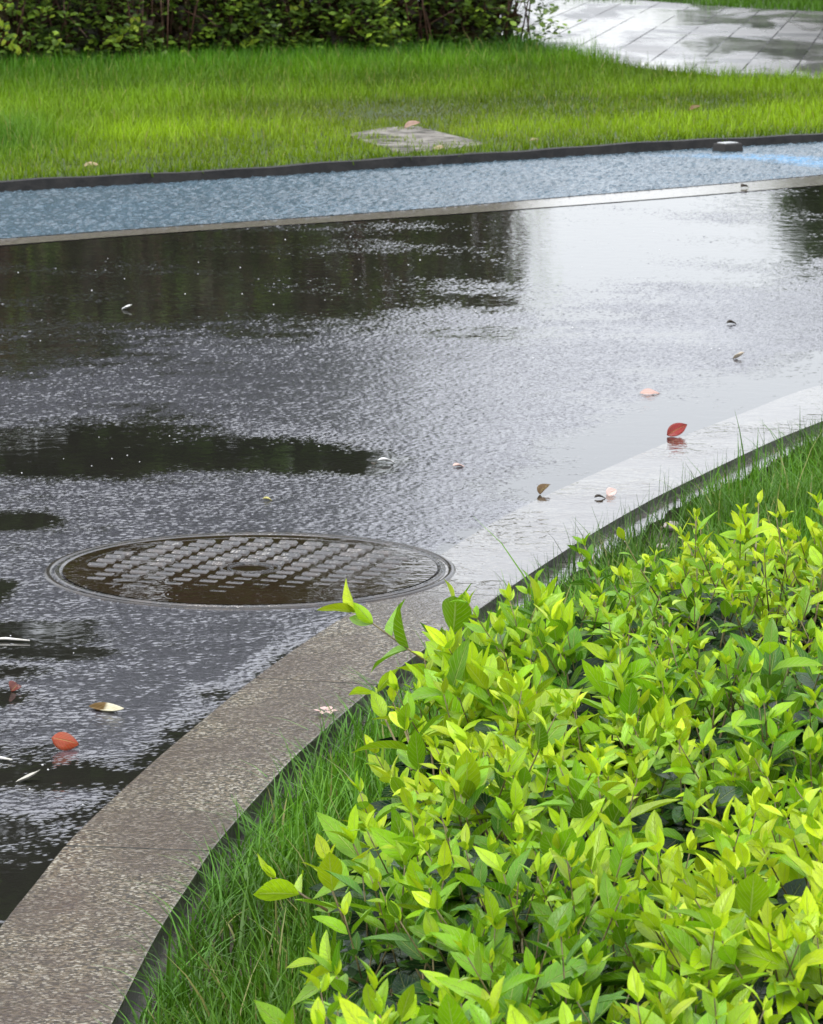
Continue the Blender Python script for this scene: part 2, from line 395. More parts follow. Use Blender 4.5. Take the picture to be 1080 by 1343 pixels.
# near lawn soil, 45 mm below the kerb
LZ = -.034
poly = [tuple(p) for p in (Rl + nrm*.03)[::4]]
v = [(x, y, LZ) for x, y in poly] + [(40, poly[-1][1], LZ), (40, -6, LZ), (poly[0][0], -6, LZ)]
tag(link('lawn', mesh('lawn', v, [tuple(range(len(v)))] if False else np.array([[0,0,0]]) if False else np.array([[i, i+1, len(v)-2] for i in range(len(poly)-1)] + [[len(poly)-1, len(poly), len(v)-2], [0, len(v)-2, len(v)-1]]), False), M_soil), kind='structure')
# wet concrete haunch that carries the kerb
A = Rl + nrm*.02; B = Rl - nrm*(np.interp(Rl[:,1], [5.2,7.2], [.048,.062])+.008*np.sin(np.arange(len(Rl))*.31)+.008*np.sin(np.arange(len(Rl))*1.7))[:,None]
mb = MB()
for i in range(len(Rl)-1):
    zt = -.031+.016*min(1, max(0, (Rl[i][1]-6)/1.5))
    mb.add([(*A[i],zt),(*A[i+1],zt),(*B[i+1],zt),(*B[i],zt),(*B[i],LZ-.03),(*B[i+1],LZ-.03)], [(0,3,2,1),(3,4,5,2)])
tag(mb.build('kerb_haunch', M_mud), kind='structure')

# ------------------------------------------------------------------ kerb stones
arc = np.r_[0, np.cumsum(np.linalg.norm(np.diff(Rl, axis=0), axis=1))]
def arc_at(px, py):
    w = np.array(g(px, py)); return arc[np.linalg.norm(Rl-w, axis=1).argmin()]
J = [arc_at(277,1116), arc_at(494,899), arc_at(655,783), arc_at(862,651), arc_at(985,592)]
L0 = J[1]-J[0]
J = [J[0]-2*L0, J[0]-L0] + J + [J[-1]+L0, J[-1]+2*L0, J[-1]+3*L0]
klabels = ['', 'brown speckled granite kerb stone at the bottom left corner, nearest the viewer',
  'brown speckled granite kerb stone with the pink blossom on it, left of the near grass',
  'half glossy granite kerb stone between the manhole cover and the leafy shrub',
  'white shining wet kerb stone right behind the manhole cover, beside tall grass blades',
  'flooded kerb stone beside the standing red leaf, edged with a black groove',
  'flooded kerb stone under grass tips at the right edge of the photo', '', '']
for k in range(1, len(J)-2):
    fl = k >= 4; a, b = J[k]+(.0032 if not fl else .0001), J[k+1]-(.0032 if not k >= 3 else .0001)
    q = np.unique(np.r_[a, arc[(arc > a+.01) & (arc < b-.01)], b])
    def ip(Z): return np.c_[np.interp(q, arc, Z[:,0]), np.interp(q, arc, Z[:,1])]
    lo, hi = ip(Le), ip(Rl); n = len(q); zt, zb = .0016, LZ-.05
    W = 7; vs = []; 
    for i in range(n):
        for w_ in range(W): 
            p = lo[i]+(hi[i]-lo[i])*w_/(W-1); vs.append((*p, zt))
    base = len(vs)
    for i in range(n): vs += [(*lo[i], zb), (*hi[i], zb)]
    fs = []
    for i in range(n-1):
        for w_ in range(W-1): fs.append((i*W+w_, i*W+w_+1, (i+1)*W+w_+1, (i+1)*W+w_))
        fs.append((i*W, (i+1)*W, base+2*(i+1), base+2*i)); fs.append((i*W+W-1, base+2*i+1, base+2*(i+1)+1, (i+1)*W+W-1))
    fs.append(tuple(range(W)) [::-1] + (base, base+1) if False else tuple([*range(W-1,-1,-1), base, base+1]))
    fs.append(tuple([*range((n-1)*W, n*W), base+2*(n-1)+1, base+2*(n-1)]))
    vs = np.array(vs); film = np.clip((vs[:,1]-6.55+1.1*(vs[:,0]-.0))*1.3, 0, 1)
    me = mesh('kerb_stone', vs, fs, False, {'film': film})
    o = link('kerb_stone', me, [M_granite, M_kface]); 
    if not fl: bevel(o, .003, 2)
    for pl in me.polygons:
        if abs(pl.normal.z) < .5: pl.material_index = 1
    tag(o, klabels[k] if k < len(klabels) and klabels[k] else 'flooded kerb stone further along the near lawn', 'kerb stone', 'granite kerb stones along the near lawn')

# ------------------------------------------------------------------ manhole
mc = g(328.5, 748); MR = .402
mh = thing('manhole_cover', 'round cast iron manhole cover with rows of studs, half under brown water', 'manhole cover', (mc[0], mc[1], 0))
mb = MB(); c0 = (mc[0], mc[1], 0)
mb.ring(c0, [(.402,-.03),(.402,.0012),(.397,.0045),(.391,.0045),(.388,.003),(.387,.0012),(.3835,.0012)], 128)
o = mb.build('frame', mat_simple('worn_frame_iron', (.008,.008,.008), (.035,.027,.020), 40, .2, .0006, 140), mh, True)
mb = MB()
mb.ring(c0, [(.382,-.02),(.382,.003),(.379,.0055),(.372,.0055),(.369,.003),(.366,.0018),(.338,.0018),(.336,.0045),(.330,.0045),(.328,.0018),(.0005,.0018)], 128)
for r0 in (.055, .040): mb.ring(c0, [(r0+.006,.0018),(r0+.005,.006),(r0,.006),(r0-.001,.0018)], 48)
ang = R(-19); ca, sa = math.cos(ang), math.sin(ang); pit = .052
for i in range(-8, 9):
    for j in range(-9, 10):
        lx, ly = (i+.5)*.054, (j+.5)*.043
        rr = math.hypot(lx, ly)
        if rr > .312 or rr < .068: continue
        x, y = mc[0]+lx*ca-ly*sa, mc[1]+lx*sa+ly*ca
        hx, hy, tz = .0190, .0145, min(.0098, .0086+.0165*(y-mc[1]))+random.uniform(-.0009, .0007)
        vs = []
        for s_, z in ((1.0,.0012),(.80,tz)):
            for (ax, ay) in ((-1,-1),(1,-1),(1,1),(-1,1)):
                ux, uy = ax*(hx-(1-s_)*.020), ay*(hy-(1-s_)*.048); vs.append((x+ux*ca-uy*sa, y+ux*sa+uy*ca, z))
        fs = [(0,1,5,4),(1,2,6,5),(2,3,7,6),(3,0,4,7),(4,5,6,7)]
        mb.add(vs, fs)
lid = mb.build('lid', M_iron, mh, False)
M_brown = mat_water('brown_rain_water', (.030,.020,.012), .0006, 24)
# rain water standing on the lid, deepest toward the camera: one thin sheet with a curled edge
vs = [(mc[0], mc[1], .0028)]; n = 96; fs = []
rings = [.06,.12,.18,.24,.30,.345,.3655]
for r_ in rings:
    for k in range(n):
        a = 2*math.pi*k/n; x, y = r_*math.cos(a), r_*math.sin(a)
        z = .0046 - .0016*y
        vs.append((mc[0]+x, mc[1]+y, max(.0022, min(.0074, z))))
fs = [(0, 1+k, 1+(k+1) % n) for k in range(n)]
for l in range(len(rings)-1):
    for k in range(n): fs.append((1+l*n+k, 1+(l+1)*n+k, 1+(l+1)*n+(k+1) % n, 1+l*n+(k+1) % n))
me = mesh('puddle_water', vs, fs, True); tag(link('puddle_water', me, M_brown), kind='structure')

# ------------------------------------------------------------------ far lawn, edging, slab, path
FZ = .030
back = [(-40,60),(60,60)]
A = F_edge1
v = [(*p, FZ) for p in A[::8]]; n = len(v); v += [(60, v[-1][1]+5, FZ), (60,70,FZ), (-60,70,FZ), (-60, v[0][1]-5, FZ)]
me = bpy.data.meshes.new('far_lawn'); me.from_pydata(v, [], [tuple(range(len(v)))]); me.update()
tag(link('far_lawn', me, M_ground), kind='structure')
mb = MB(); ek = np.linspace(0, len(F_edge0)-1, 220).astype(int)
for a, b in zip(ek[:-1], ek[1:]):
    p0, p1, q0, q1 = F_edge0[a], F_edge0[b], F_edge0[a]*.0+F_edge1[min(a, len(F_edge1)-1)], F_edge1[min(b, len(F_edge1)-1)]
    dn = np.array([-(p1-p0)[1], (p1-p0)[0]]); dn /= np.linalg.norm(dn); q0 = p0+dn*.055; q1 = p1+dn*.055
    h0 = .044+.003*math.sin(a*.37)+.002*math.sin(a*1.3); h1 = .044+.003*math.sin(b*.37)+.002*math.sin(b*1.3)
    mb.add([(*p0,-.02),(*p1,-.02),(*p1,h1),(*p0,h0),(*q0,h0),(*q1,h1),(*q0,-.02),(*q1,-.02)], [(0,1,2,3),(3,2,5,4),(4,5,7,6)])
tag(mb.build('lawn_edging', M_edge), 'long black edging strip between the blue lane and far grass', 'edging')

# marker lamp set in the edging
x, y = g(955, 193, .02)
t_ = thing('lane_marker', 'small black marker with a pale reflective top set into black edging', 'marker', (x, y, 0))
th = math.atan2(*(F_edge0[len(F_edge0)//2+10]-F_edge0[len(F_edge0)//2-10])[::-1]); ct, st = math.cos(th), math.sin(th)
def obox(mb, x, y, hx, hy, z0, z1, tp=1.0):
    vs = []
    for z, s_ in ((z0,1.0),(z1,tp)):
        for ax, ay in ((-1,-1),(1,-1),(1,1),(-1,1)): vs.append((x+ax*hx*s_*ct-ay*hy*s_*st, y+ax*hx*s_*st+ay*hy*s_*ct, z))
    mb.add(vs, [(3,2,1,0),(4,5,6,7),(0,1,5,4),(1,2,6,5),(2,3,7,6),(3,0,4,7)])
mb = MB(); obox(mb, x, y, .060, .045, 0, .040, .9); o = mb.build('housing', M_edge, t_); bevel(o, .005)
mb = MB(); obox(mb, x, y, .042, .030, .040, .044, .9); o = mb.build('reflector', mat_simple('reflector_white', (.25,.26,.26), (.45,.46,.46), 20, .25), t_); bevel(o, .002)

# weathered stone slab sunk in the far grass
def slab_poly(pts, z): return [(*g(px, py, z), z) for px, py in pts]
top = slab_poly([(452,176),(500,167),(546,164.5),(592,176),(640,187.5),(585,194),(528,200),(490,188)], .040)
vs = top + [(x, y, 0) for x, y, z in top]; n = len(top)
mb = MB(); mb.add(vs, [tuple(range(n))[::-1]] + [(i, (i+1) % n, n+(i+1) % n, n+i) for i in range(n)])
o = mb.build('stone_slab', M_slab); bevel(o, .006)
tag(o, 'weathered pale stone slab lying flush in the far grass by the edging', 'slab')

# paved plaza
pz = FZ+.02
pp = [g(640,40,pz), g(700,60,pz), g(760,74,pz), g(830,88,pz), g(940,99,pz), g(1085,104,pz), g(1400,108,pz), g(1600,40,pz), g(1400,24,pz), g(1080,15,pz), g(960,9,pz), g(840,0,pz), g(690,-8,pz), g(560,-12,pz), (-30,44), (-30,40), g(500,5,pz)]
me = bpy.data.meshes.new('path'); me.from_pydata([(x, y, pz) for x, y in pp], [], [tuple(range(len(pp)))]); me.update()
tag(link('path', me, M_pave), kind='structure')

# ------------------------------------------------------------------ grass
def blades(P, z, h, w, lean, tint, levels=4, curve=.6, az=None):
    """P (n,2); h,w,lean (n); tint (n,3)"""
    n = len(P); az = RNG.uniform(0, 2*np.pi, n) if az is None else az
    dx, dy = np.cos(az), np.sin(az)
    fa = az + RNG.uniform(-.9, .9, n) + np.pi/2; wx, wy = np.cos(fa), np.sin(fa)
    t = np.linspace(0, 1, levels)
    V = np.zeros((n, levels, 2, 3), np.float32)
    for i, ti in enumerate(t):
        off = lean*h*(ti*(1-curve)+curve*ti**2.2)
        zz = z + h*(ti - .28*np.abs(lean)*ti**2.5)
        ww = w*(1-ti**1.6)*.5 + .00015
        cx, cy = P[:,0]+dx*off, P[:,1]+dy*off
        V[:,i,0] = np.c_[cx-wx*ww, cy-wy*ww, zz]; V[:,i,1] = np.c_[cx+wx*ww, cy+wy*ww, zz]
    base = (np.arange(n)*levels*2)[:,None]
    k = np.arange(levels-1)*2
    F = np.stack([base+k, base+k+1, base+k+3, base+k+2], -1).reshape(-1, 4)
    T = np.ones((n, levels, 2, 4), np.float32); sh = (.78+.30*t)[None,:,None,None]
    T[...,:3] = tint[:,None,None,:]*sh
    return V.reshape(-1, 3), F, T.reshape(-1, 4)
# near lawn
N = 560000
P = np.c_[RNG.uniform(-.75, 1.9, N), RNG.uniform(3.2, 12.5, N)]
P = P[inpoly(P, [tuple(p) for p in Rl]+[(40, Rl[-1][1]), (40,-6), (Rl[0][0],-6)])]
P = P[np.abs(P[:,0]) < P[:,1]*.125+.1]
dk = dist_line(P, Rl[::2])
gap = np.interp(P[:,1], [5.2,7.0], [.018,.072]); dens = np.clip((dk-gap)/.10, 0, 1)*.94+.02
dens *= np.where(vnoise(P, 9, 3) < -.75, .35, 1)
dens *= np.where((dk < .05), .5, 1)
dens *= np.where(P[:,1] > 8, .75, 1)
for c_, r_ in ((g(882,694,-.01), .075), (g(868,719,-.01), .06), (g(926,778,.02), .06)):
    dens *= np.where(np.hypot((P[:,0]-c_[0]), (P[:,1]-c_[1]+.10)*.35) < r_, .05, 1)
far_k = RNG.uniform(0, 1, len(P)) < dens
P = P[far_k]; dk = dk[far_k]; n = len(P)
h = RNG.gamma(7, .0105, n)*np.clip(.55+dk*3, .55, 1.25); h = np.clip(h, .02, .17)
tall = RNG.uniform(0, 1, n) < .012; h[tall] *= 1.6
w = RNG.uniform(.0022, .0050, n)
lean = np.abs(RNG.normal(.42, .28, n))
v1 = vnoise(P, 7, 5)[:,None]; rr = RNG.uniform(0, 1, (n, 1))
tint = np.array([.055,.165,.008])*(1-rr) + np.array([.110,.250,.014])*rr
tint *= .82*(1+.32*v1)
yel = RNG.uniform(0, 1, n) < .05; tint[yel] = np.array([.22,.22,.07])
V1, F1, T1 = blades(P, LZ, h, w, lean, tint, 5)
# tall sparse blades standing against the kerb
q = resample([g(560,858), g(610,818), g(680,765), g(745,722), g(800,688), g(880,648), g(960,608), g(1023,578)], .004)
K = RNG.integers(0, len(q), 420); P = q[K]+RNG.normal(0, .012, (420, 2))-np.array([-.075, .06])
hh = RNG.uniform(.05, .15, 420); V2, F2, T2 = blades(P, LZ, hh, RNG.uniform(.0014, .0026, 420), np.abs(RNG.normal(.25, .2, 420)), np.tile([.045,.10,.015], (420, 1))*RNG.uniform(.6, 1.4, (420, 1)), 5)
q = resample([g(150,1370), g(220,1215), g(280,1118), g(340,1052), g(400,985), g(500,900)], .004)
K = RNG.integers(0, len(q), 750); P = q[K]+np.array([.035, -.02])+RNG.normal(0, .016, (750, 2))
hh = RNG.uniform(.03, .105, 750); V3, F3, T3 = blades(P, LZ, hh, RNG.uniform(.0018, .004, 750), np.abs(RNG.normal(.8, .35, 750)), np.array([.065,.17,.015])*RNG.uniform(.6, 1.5, (750, 1)), 5)
V = np.r_[V1, V2, V3]; F = np.r_[F1, F2+len(V1), F3+len(V1)+len(V2)]; T = np.r_[T1, T2, T3]
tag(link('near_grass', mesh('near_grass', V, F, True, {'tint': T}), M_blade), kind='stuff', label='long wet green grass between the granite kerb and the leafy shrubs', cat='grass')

# far lawn
H0, H1 = np.array(g(0, 97)), np.array(g(700, 72))
hd = (H1-H0)/np.linalg.norm(H1-H0); hn = np.array([-hd[1], hd[0]])
N = 330000
P = np.c_[RNG.uniform(-3.4, 4.2, N), RNG.uniform(13.8, 28, N)]
P = P[inpoly(P, [tuple(p) for p in F_edge1+np.array([0,.06])]+[(60,60),(-60,60)])]
P = P[~inpoly(P, pp)]
P = P[np.abs(P[:,0]) < P[:,1]*.118+.15]
P = P[((P-H0)@hn < .5) | (P[:,0] > H1[0]+.1)]
P = P[~inpoly(P, [(x, y) for x, y, z in top]) | ((vnoise(P, 9, 31) > .15) & (RNG.uniform(0, 1, len(P)) < .7))]
n = len(P); de = dist_line(P, F_edge1[::3])
near_path = dist_line(P, np.array(pp[:7]))
v1 = vnoise(P, 1.6, 8); v2 = vnoise(P, 5, 9)
bare = np.exp(-(((P-np.array(g(500,158)))/np.array([.55,.9]))**2).sum(1))
sl = np.array(g(545,183)); bare = np.maximum(bare, .8*np.exp(-(((P-sl)/np.array([.42,.75]))**2).sum(1)))
h = np.clip(RNG.gamma(8, .0072, n), .02, .14)*np.clip(.62+de*.10+.20*v1+.12*v2, .35, 2.0)*(1-.72*bare)
tuft = np.exp(-(((P-np.array(g(0,200)))/np.array([.30,1.2]))**2).sum(1)); h *= 1+1.0*tuft
h *= 1+.5*np.exp(-(near_path/.25)**2)
w = RNG.uniform(.003, .0058, n)
hedge_d = (P-H0)@hn
y_ = np.clip((-hedge_d)/5.5, 0, 1)[:,None]             # yellower, mown thinner toward the edging
rr = RNG.uniform(0, 1, (n, 1))
tint = (np.array([.036,.125,.002])*(1-y_)+np.array([.170,.275,.004])*y_)*(.65+.7*rr)*(1+.24*v1[:,None]+.16*v2[:,None])
tint = tint*(1-tuft[:,None]*.75)+np.array([.04,.15,.012])*tuft[:,None]*.75
tint = tint*(1-.5*bare[:,None])+np.array([.13,.12,.03])*bare[:,None]*.5
straw = RNG.uniform(0, 1, n) < .04; tint[straw] = np.array([.26,.26,.07])
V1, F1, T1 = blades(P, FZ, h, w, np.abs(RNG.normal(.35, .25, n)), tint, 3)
N = 14000; P = np.c_[RNG.uniform(1.2, 4.8, N), RNG.uniform(31, 38, N)]
far_edge = [g(1600,40,pz), g(1400,24,pz), g(1080,15,pz), g(960,9,pz), g(840,0,pz), g(690,-8,pz)]
P = P[~inpoly(P, pp)]; P = P[P[:,1] > np.interp(P[:,0], [e[0] for e in far_edge][::-1], [e[1] for e in far_edge][::-1])]
n = len(P); rr = RNG.uniform(.6, 1.4, (n, 1))
V2, F2, T2 = blades(P, FZ, np.clip(RNG.gamma(8, .010, n), .03, .2), RNG.uniform(.006, .011, n), np.abs(RNG.normal(.35, .25, n)), np.array([.07,.17,.008])*rr, 3)
q = F_edge1[(F_edge1[:,0] > -2.2) & (F_edge1[:,0] < 2.2)]; K = RNG.integers(0, len(q), 900); P = q[K]+RNG.normal(0, .05, (900, 2))+np.array([.0, .05])
V3, F3, T3 = blades(P, FZ, RNG.uniform(.03, .09, 900), RNG.uniform(.003, .006, 900), RNG.uniform(.5, 1.1, 900), np.array([.12,.21,.01])*RNG.uniform(.5, 1.3, (900, 1)), 3, az=RNG.normal(-math.pi/2, .9, 900))
V = np.r_[V1, V2, V3]; F = np.r_[F1, F2+len(V1), F3+len(V1)+len(V2)]; T = np.r_[T1, T2, T3]
tag(link('far_grass', mesh('far_grass', V, F, True, {'tint': T}), M_bladefar), kind='stuff', label='bright green lawn grass across the road below the hedge', cat='grass')

# ------------------------------------------------------------------ leaves
def leaf_cloud(O, D, Nn, Ln, Wd, tint, curl, fold, stations=7, across=3, twist=None):
    """many leaves in one mesh. O origin (n,3), D axis, Nn normal, Ln length, Wd half width"""
    n = len(O); D = D/np.linalg.norm(D, axis=1)[:,None]
    S = np.cross(D, Nn); S /= np.linalg.norm(S, axis=1)[:,None]+1e-9; Nn = np.cross(S, D)
    us = np.linspace(0, 1, stations); vsn = np.linspace(-1, 1, across)
    prof = np.sin(np.pi*us**.82)**.85*np.where(us > .5, 1-.25*((us-.5)*2)**3, 1.0); prof[0] = .05; prof[-1] = .0
    V = np.zeros((n, stations, across, 3), np.float32); A = np.zeros((n, stations, across, 4), np.float32)
    rnd = RNG.uniform(0, 1, n); wav = RNG.uniform(-1, 1, n)
    for i, u in enumerate(us):
        lift = curl*(u**2)
        ax = O + D*(Ln*(u-.12*np.abs(curl)*u**3))[:,None] - Nn*(Ln*lift)[:,None]
        for j, v in enumerate(vsn):
            ww = Wd*prof[i]*v
            up = fold*np.abs(v)**1.2*Wd*prof[i] + .06*Wd*np.sin(u*9+wav*5+v*2)*abs(v)
            V[:,i,j] = ax + S*ww[:,None] + Nn*up[:,None]
            A[:,i,j] = np.c_[np.full(n, u), np.full(n, v*.5+.5), rnd, np.ones(n)]
    T = np.ones((n, stations, across, 4), np.float32); T[...,:3] = tint[:,None,None,:]
    base = (np.arange(n)*stations*across)[:,None]
    cell = np.array([[i*across+j, i*across+j+1, (i+1)*across+j+1, (i+1)*across+j] for i in range(stations-1) for j in range(across-1)])
    F = (base[:,:,None]+cell[None]).reshape(-1, 4)
    return V.reshape(-1, 3), F, T.reshape(-1, 4), A.reshape(-1, 4)
def leaf_obj(name, rows, m, parent, **kw):
    O = np.array([r[0] for r in rows]); D = np.array([r[1] for r in rows]); Nn = np.array([r[2] for r in rows])
    Ln = np.array([r[3] for r in rows]); Wd = np.array([r[4] for r in rows]); T = np.array([r[5] for r in rows]); cu = np.array([r[6] for r in rows]); fo = np.array([r[7] for r in rows])
    V, F, T, A = leaf_cloud(O, D, Nn, Ln, Wd, T, cu, fo, **kw)
    return link(name, mesh(name, V, F, True, {'tint': T, 'ldat': A}), m, parent)

U = random.uniform
def lerp3(a, b, t): return tuple(a[i]+(b[i]-a[i])*t for i in range(3))
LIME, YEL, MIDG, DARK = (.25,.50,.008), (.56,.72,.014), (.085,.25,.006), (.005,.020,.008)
def shoot(base, direc, length, rows, stems, size=1.0, yellow=.4, pairs=None, rad=.0010):
    """a leafy shoot: opposite leaves in crossed pairs, small and upright at the tip"""
    d = Vector(direc).normalized(); p = Vector(base); n = pairs or max(3, int(length/.022))
    a0 = U(0, math.pi); pts = [p.copy()]; bend = Vector((U(-.3,.3), U(-.3,.3), U(.1,.5)))
    for k in range(n):
        f = (k+1)/n
        d = (d+bend*.10).normalized(); p = p+d*(length/n); pts.append(p.copy())
        side = d.orthogonal().normalized(); side.rotate(Matrix.Rotation(a0+k*math.pi/2+U(-.25,.25), 3, d))
        op = U(36, 68) if f < .7 else U(22, 48)
        L = size*(.058 if .2 < f < .75 else .046 if f <= .2 else .034)*U(.75, 1.28)
        for s in (1, -1):
            if U(0,1) < .06: continue
            o_ = R(op+U(-10,10)); ld = d*math.cos(o_)+side*s*math.sin(o_)
            nn = d*math.sin(o_)-side*s*math.cos(o_); nn = nn+Vector((U(-.25,.25), U(-.25,.25), U(0,.25)))
            yv = min(1, max(0, yellow*.7+f*.65-.20+U(-.3,.3)))
            col = lerp3((.050,.165,.006) if f < .45 else MIDG, LIME, min(1, yv*2)) if yv < .5 else lerp3(LIME, YEL, yv*2-1)
            k_ = U(.62, 1.12); col = tuple(c*k_ for c in col)
            l = L*U(.85,1.1); rows.append((tuple(p+ld*.003), tuple(ld), tuple(nn), l, l*U(.175,.25), col, U(-.08,.32), U(.15,.6)))
    # tip
    for s in range(2):
        ld = d+Vector((U(-.7,.7), U(-.7,.7), U(0,.2))); l = size*U(.014,.028)
        rows.append((tuple(p), tuple(ld), tuple(ld.orthogonal()), l, l*.2, lerp3(LIME, YEL, U(.2,.9)), U(0,.15), .5))
    stems.tube([tuple(q) for q in pts], [rad*(1.15-.6*i/len(pts)) for i in range(len(pts))], 5)

# outline of the bed seen at canopy height, then the plan of it
edge_px = [(440,1430,.24),(440,1343,.26),(450,1262,.28),(462,1190,.30),(480,1110,.30),(488,1010,.32),(500,930,.33),(552,852,.33),(670,815,.30),(745,800,.30),(810,775,.30),(870,752,.31),(930,722,.32),(1000,705,.33),(1090,690,.33),(1250,690,.33)]
bedline = np.array([g(*e) for e in edge_px])
bed = [tuple(p) for p in bedline] + [(1.1, 2.6), (bedline[0][0], 2.6)]
def canopy(x, y):
    P = np.array([[x, y]]); d = dist_line(P, bedline)[0]
    return (.215+.125*min(1, d/.16)) + .035*math.sin(x*9+1)*math.cos(y*6.3) + .02*math.sin(x*21+y*15)
centres = {  # shrub centres, sighted at canopy height
 'a': g(965,770,.34), 'b': g(620,905,.34), 'c': g(800,960,.36), 'd': g(1010,1010,.36), 'e': g(520,1200,.32), 'f': g(760,1200,.35), 'g': g(1000,1260,.36)}
slabel = {
 'a': ('lime green shrub with small yellowish leaves at the back right end of the bed', .75),
 'b': ('lime green shrub with big upright leaves reaching over the kerb by the manhole cover', 1.12),
 'c': ('lime green shrub in the middle of the bed, in front of the pale pebble', 1.0),
 'd': ('lime green shrub with dark hollows and bare twigs at the right edge of the photo', .95),
 'e': ('lime green shrub at the bed front left, one sprig stretched over the grass', 1.0),
 'f': ('dense lime green shrub at the bottom centre of the photo, broad pointed leaves', 1.05),
 'g': ('yellowest shrub with glossy dark old leaves in the bottom right corner', 1.08)}
shr = {}
for k, (lb, sz) in slabel.items():
    x, y = centres[k]; root = thing('shrub', lb, 'shrub', (x, y, LZ), 'lime green shrubs in the near bed')
    shr[k] = dict(root=root, young=[], old=[], st=MB(), size=sz, c=np.array((x, y)))
keys = list(shr); cen = np.array([shr[k]['c'] for k in keys])
def owner(x, y): return keys[int(np.linalg.norm((cen-np.array((x, y)))*np.array([1.0,.55]), axis=1).argmin())]
pts = []; tries = 0
while tries < 110000 and len(pts) < 2500:
    tries += 1
    x, y = U(-.35, .85), U(2.75, 6.3)
    if abs(x) > y*.118+.10: continue
    pts_ok = all((x-a)**2+(y-b)**2 > 0.0262**2 for a, b in pts[-400:])
    if pts_ok: pts.append((x, y))
inb = inpoly(np.array(pts), bed)
HOLES = [(g(1070,1010,.30), .06), (g(870,1120,.30), .07), (g(560,1060,.30), .06), (g(470,1300,.25), .08), (g(690,1180,.3), .05), (g(960,890,.3), .06)]
clump = vnoise(np.array(pts), 26, 77)
for (x, y), ok, cl_ in zip(pts, inb, clump):
    if not ok: continue
    k = owner(x, y); S = shr[k]; H = canopy(x, y)+.026*cl_
    hole = any(math.hypot(x-c[0], (y-c[1])*.5) < r_ for c, r_ in HOLES)
    sz = S['size']*U(.66, 1.08)
    yl = .35+.35*math.sin(x*7+y*3)+U(-.2,.2)+(.35 if k == 'g' else .15 if k == 'a' else 0)
    tilt = Vector((U(-.6,.6)-.12, U(-.6,.6)-.12, 1.0)); H += U(-.045,.03)
    L = U(.06, .13)
    # woody part from the ground
    if U(0,1) < .42:
        bx, by = S['c'][0]+(x-S['c'][0])*.45, S['c'][1]+(y-S['c'][1])*.45
        S['st'].tube([(bx, by, LZ-.02), ((bx+x)/2+U(-.02,.02), (by+y)/2+U(-.02,.02), H*.5), (x, y, H-L*.6)], [.0030,.0022,.0012], 5)
    if not (hole and U(0,1) < .85) and not (cl_ < -.85 and U(0,1) < .75):
        shoot((x, y, H-L*.65), tilt, L, S['young'], S['st'], sz*(.85 if U(0,1) < .3 else 1.0), yl)
    # older dark leaves below
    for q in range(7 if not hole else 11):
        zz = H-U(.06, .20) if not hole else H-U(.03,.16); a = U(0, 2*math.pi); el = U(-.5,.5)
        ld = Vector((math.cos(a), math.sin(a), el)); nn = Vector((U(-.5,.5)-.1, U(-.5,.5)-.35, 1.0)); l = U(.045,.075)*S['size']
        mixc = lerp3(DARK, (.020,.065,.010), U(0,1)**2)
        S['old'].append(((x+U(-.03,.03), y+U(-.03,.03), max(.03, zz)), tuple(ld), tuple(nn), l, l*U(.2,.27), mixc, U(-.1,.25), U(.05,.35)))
# loose sprigs that lean out of the mass (each sighted): base px, tip px, heights
def sprig(k, b, t, zb, zt, size, yl, pairs, name='sprig_leaves'):
    B, T = Vector(g3(b[0], b[1], zb)), Vector(g3(t[0], t[1], zt)); rows, st = [], MB()
    shoot(B, T-B, (T-B).length, rows, st, size, yl, pairs, .0016)
    st2 = st.build('stem', M_stem, None, True)
    root = shr[k]['root']; lf = leaf_obj(name, rows, M_young, root, stations=8, across=5)
    st2.parent = lf; return lf
sprig('b', (560,868), (468,806), .24, .30, 1.3, .45, 4)
sprig('b', (640,985), (612,880), .25, .34, 1.4, .35, 3)
sprig('b', (700,905), (672,822), .26, .34, 1.35, .4, 3)
sprig('b', (560,1040), (528,960), .25, .32, 1.25, .5, 3)
sprig('e', (500,1180), (462,1110), .20, .27, 1.15, .6, 3)
sprig('b', (590,905), (592,800), .25, .345, 1.45, .25, 3)
sprig('b', (610,960), (580,890), .26, .34, 1.35, .3, 3)
sprig('b', (655,930), (640,850), .27, .34, 1.35, .3, 3)
sprig('b', (540,1010), (480,925), .25, .29, 1.0, .6, 3)
sprig('e', (430,1195), (362,1152), .17, .20, .95, .85, 2)
sprig('e', (455,1215), (425,1150), .20, .25, 1.0, .7, 3)
sprig('e', (470,1290), (418,1268), .18, .20, 1.0, .6, 3)
sprig('c', (860,820), (910,740), .27, .33, .7, .55, 5)
sprig('c', (830,830), (842,752), .27, .33, 1.1, .3, 2)
sprig('a', (985,760), (1005,675), .28, .33, .85, .8, 4)
sprig('a', (940,760), (975,700), .28, .33, .8, .8, 4)
for k in keys:
    S = shr[k]
    leaf_obj('young_leaves', S['young'], M_young, S['root'], stations=7, across=5)
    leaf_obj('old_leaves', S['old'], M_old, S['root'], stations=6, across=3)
    S['st'].build('stems', M_stem, S['root'], True)

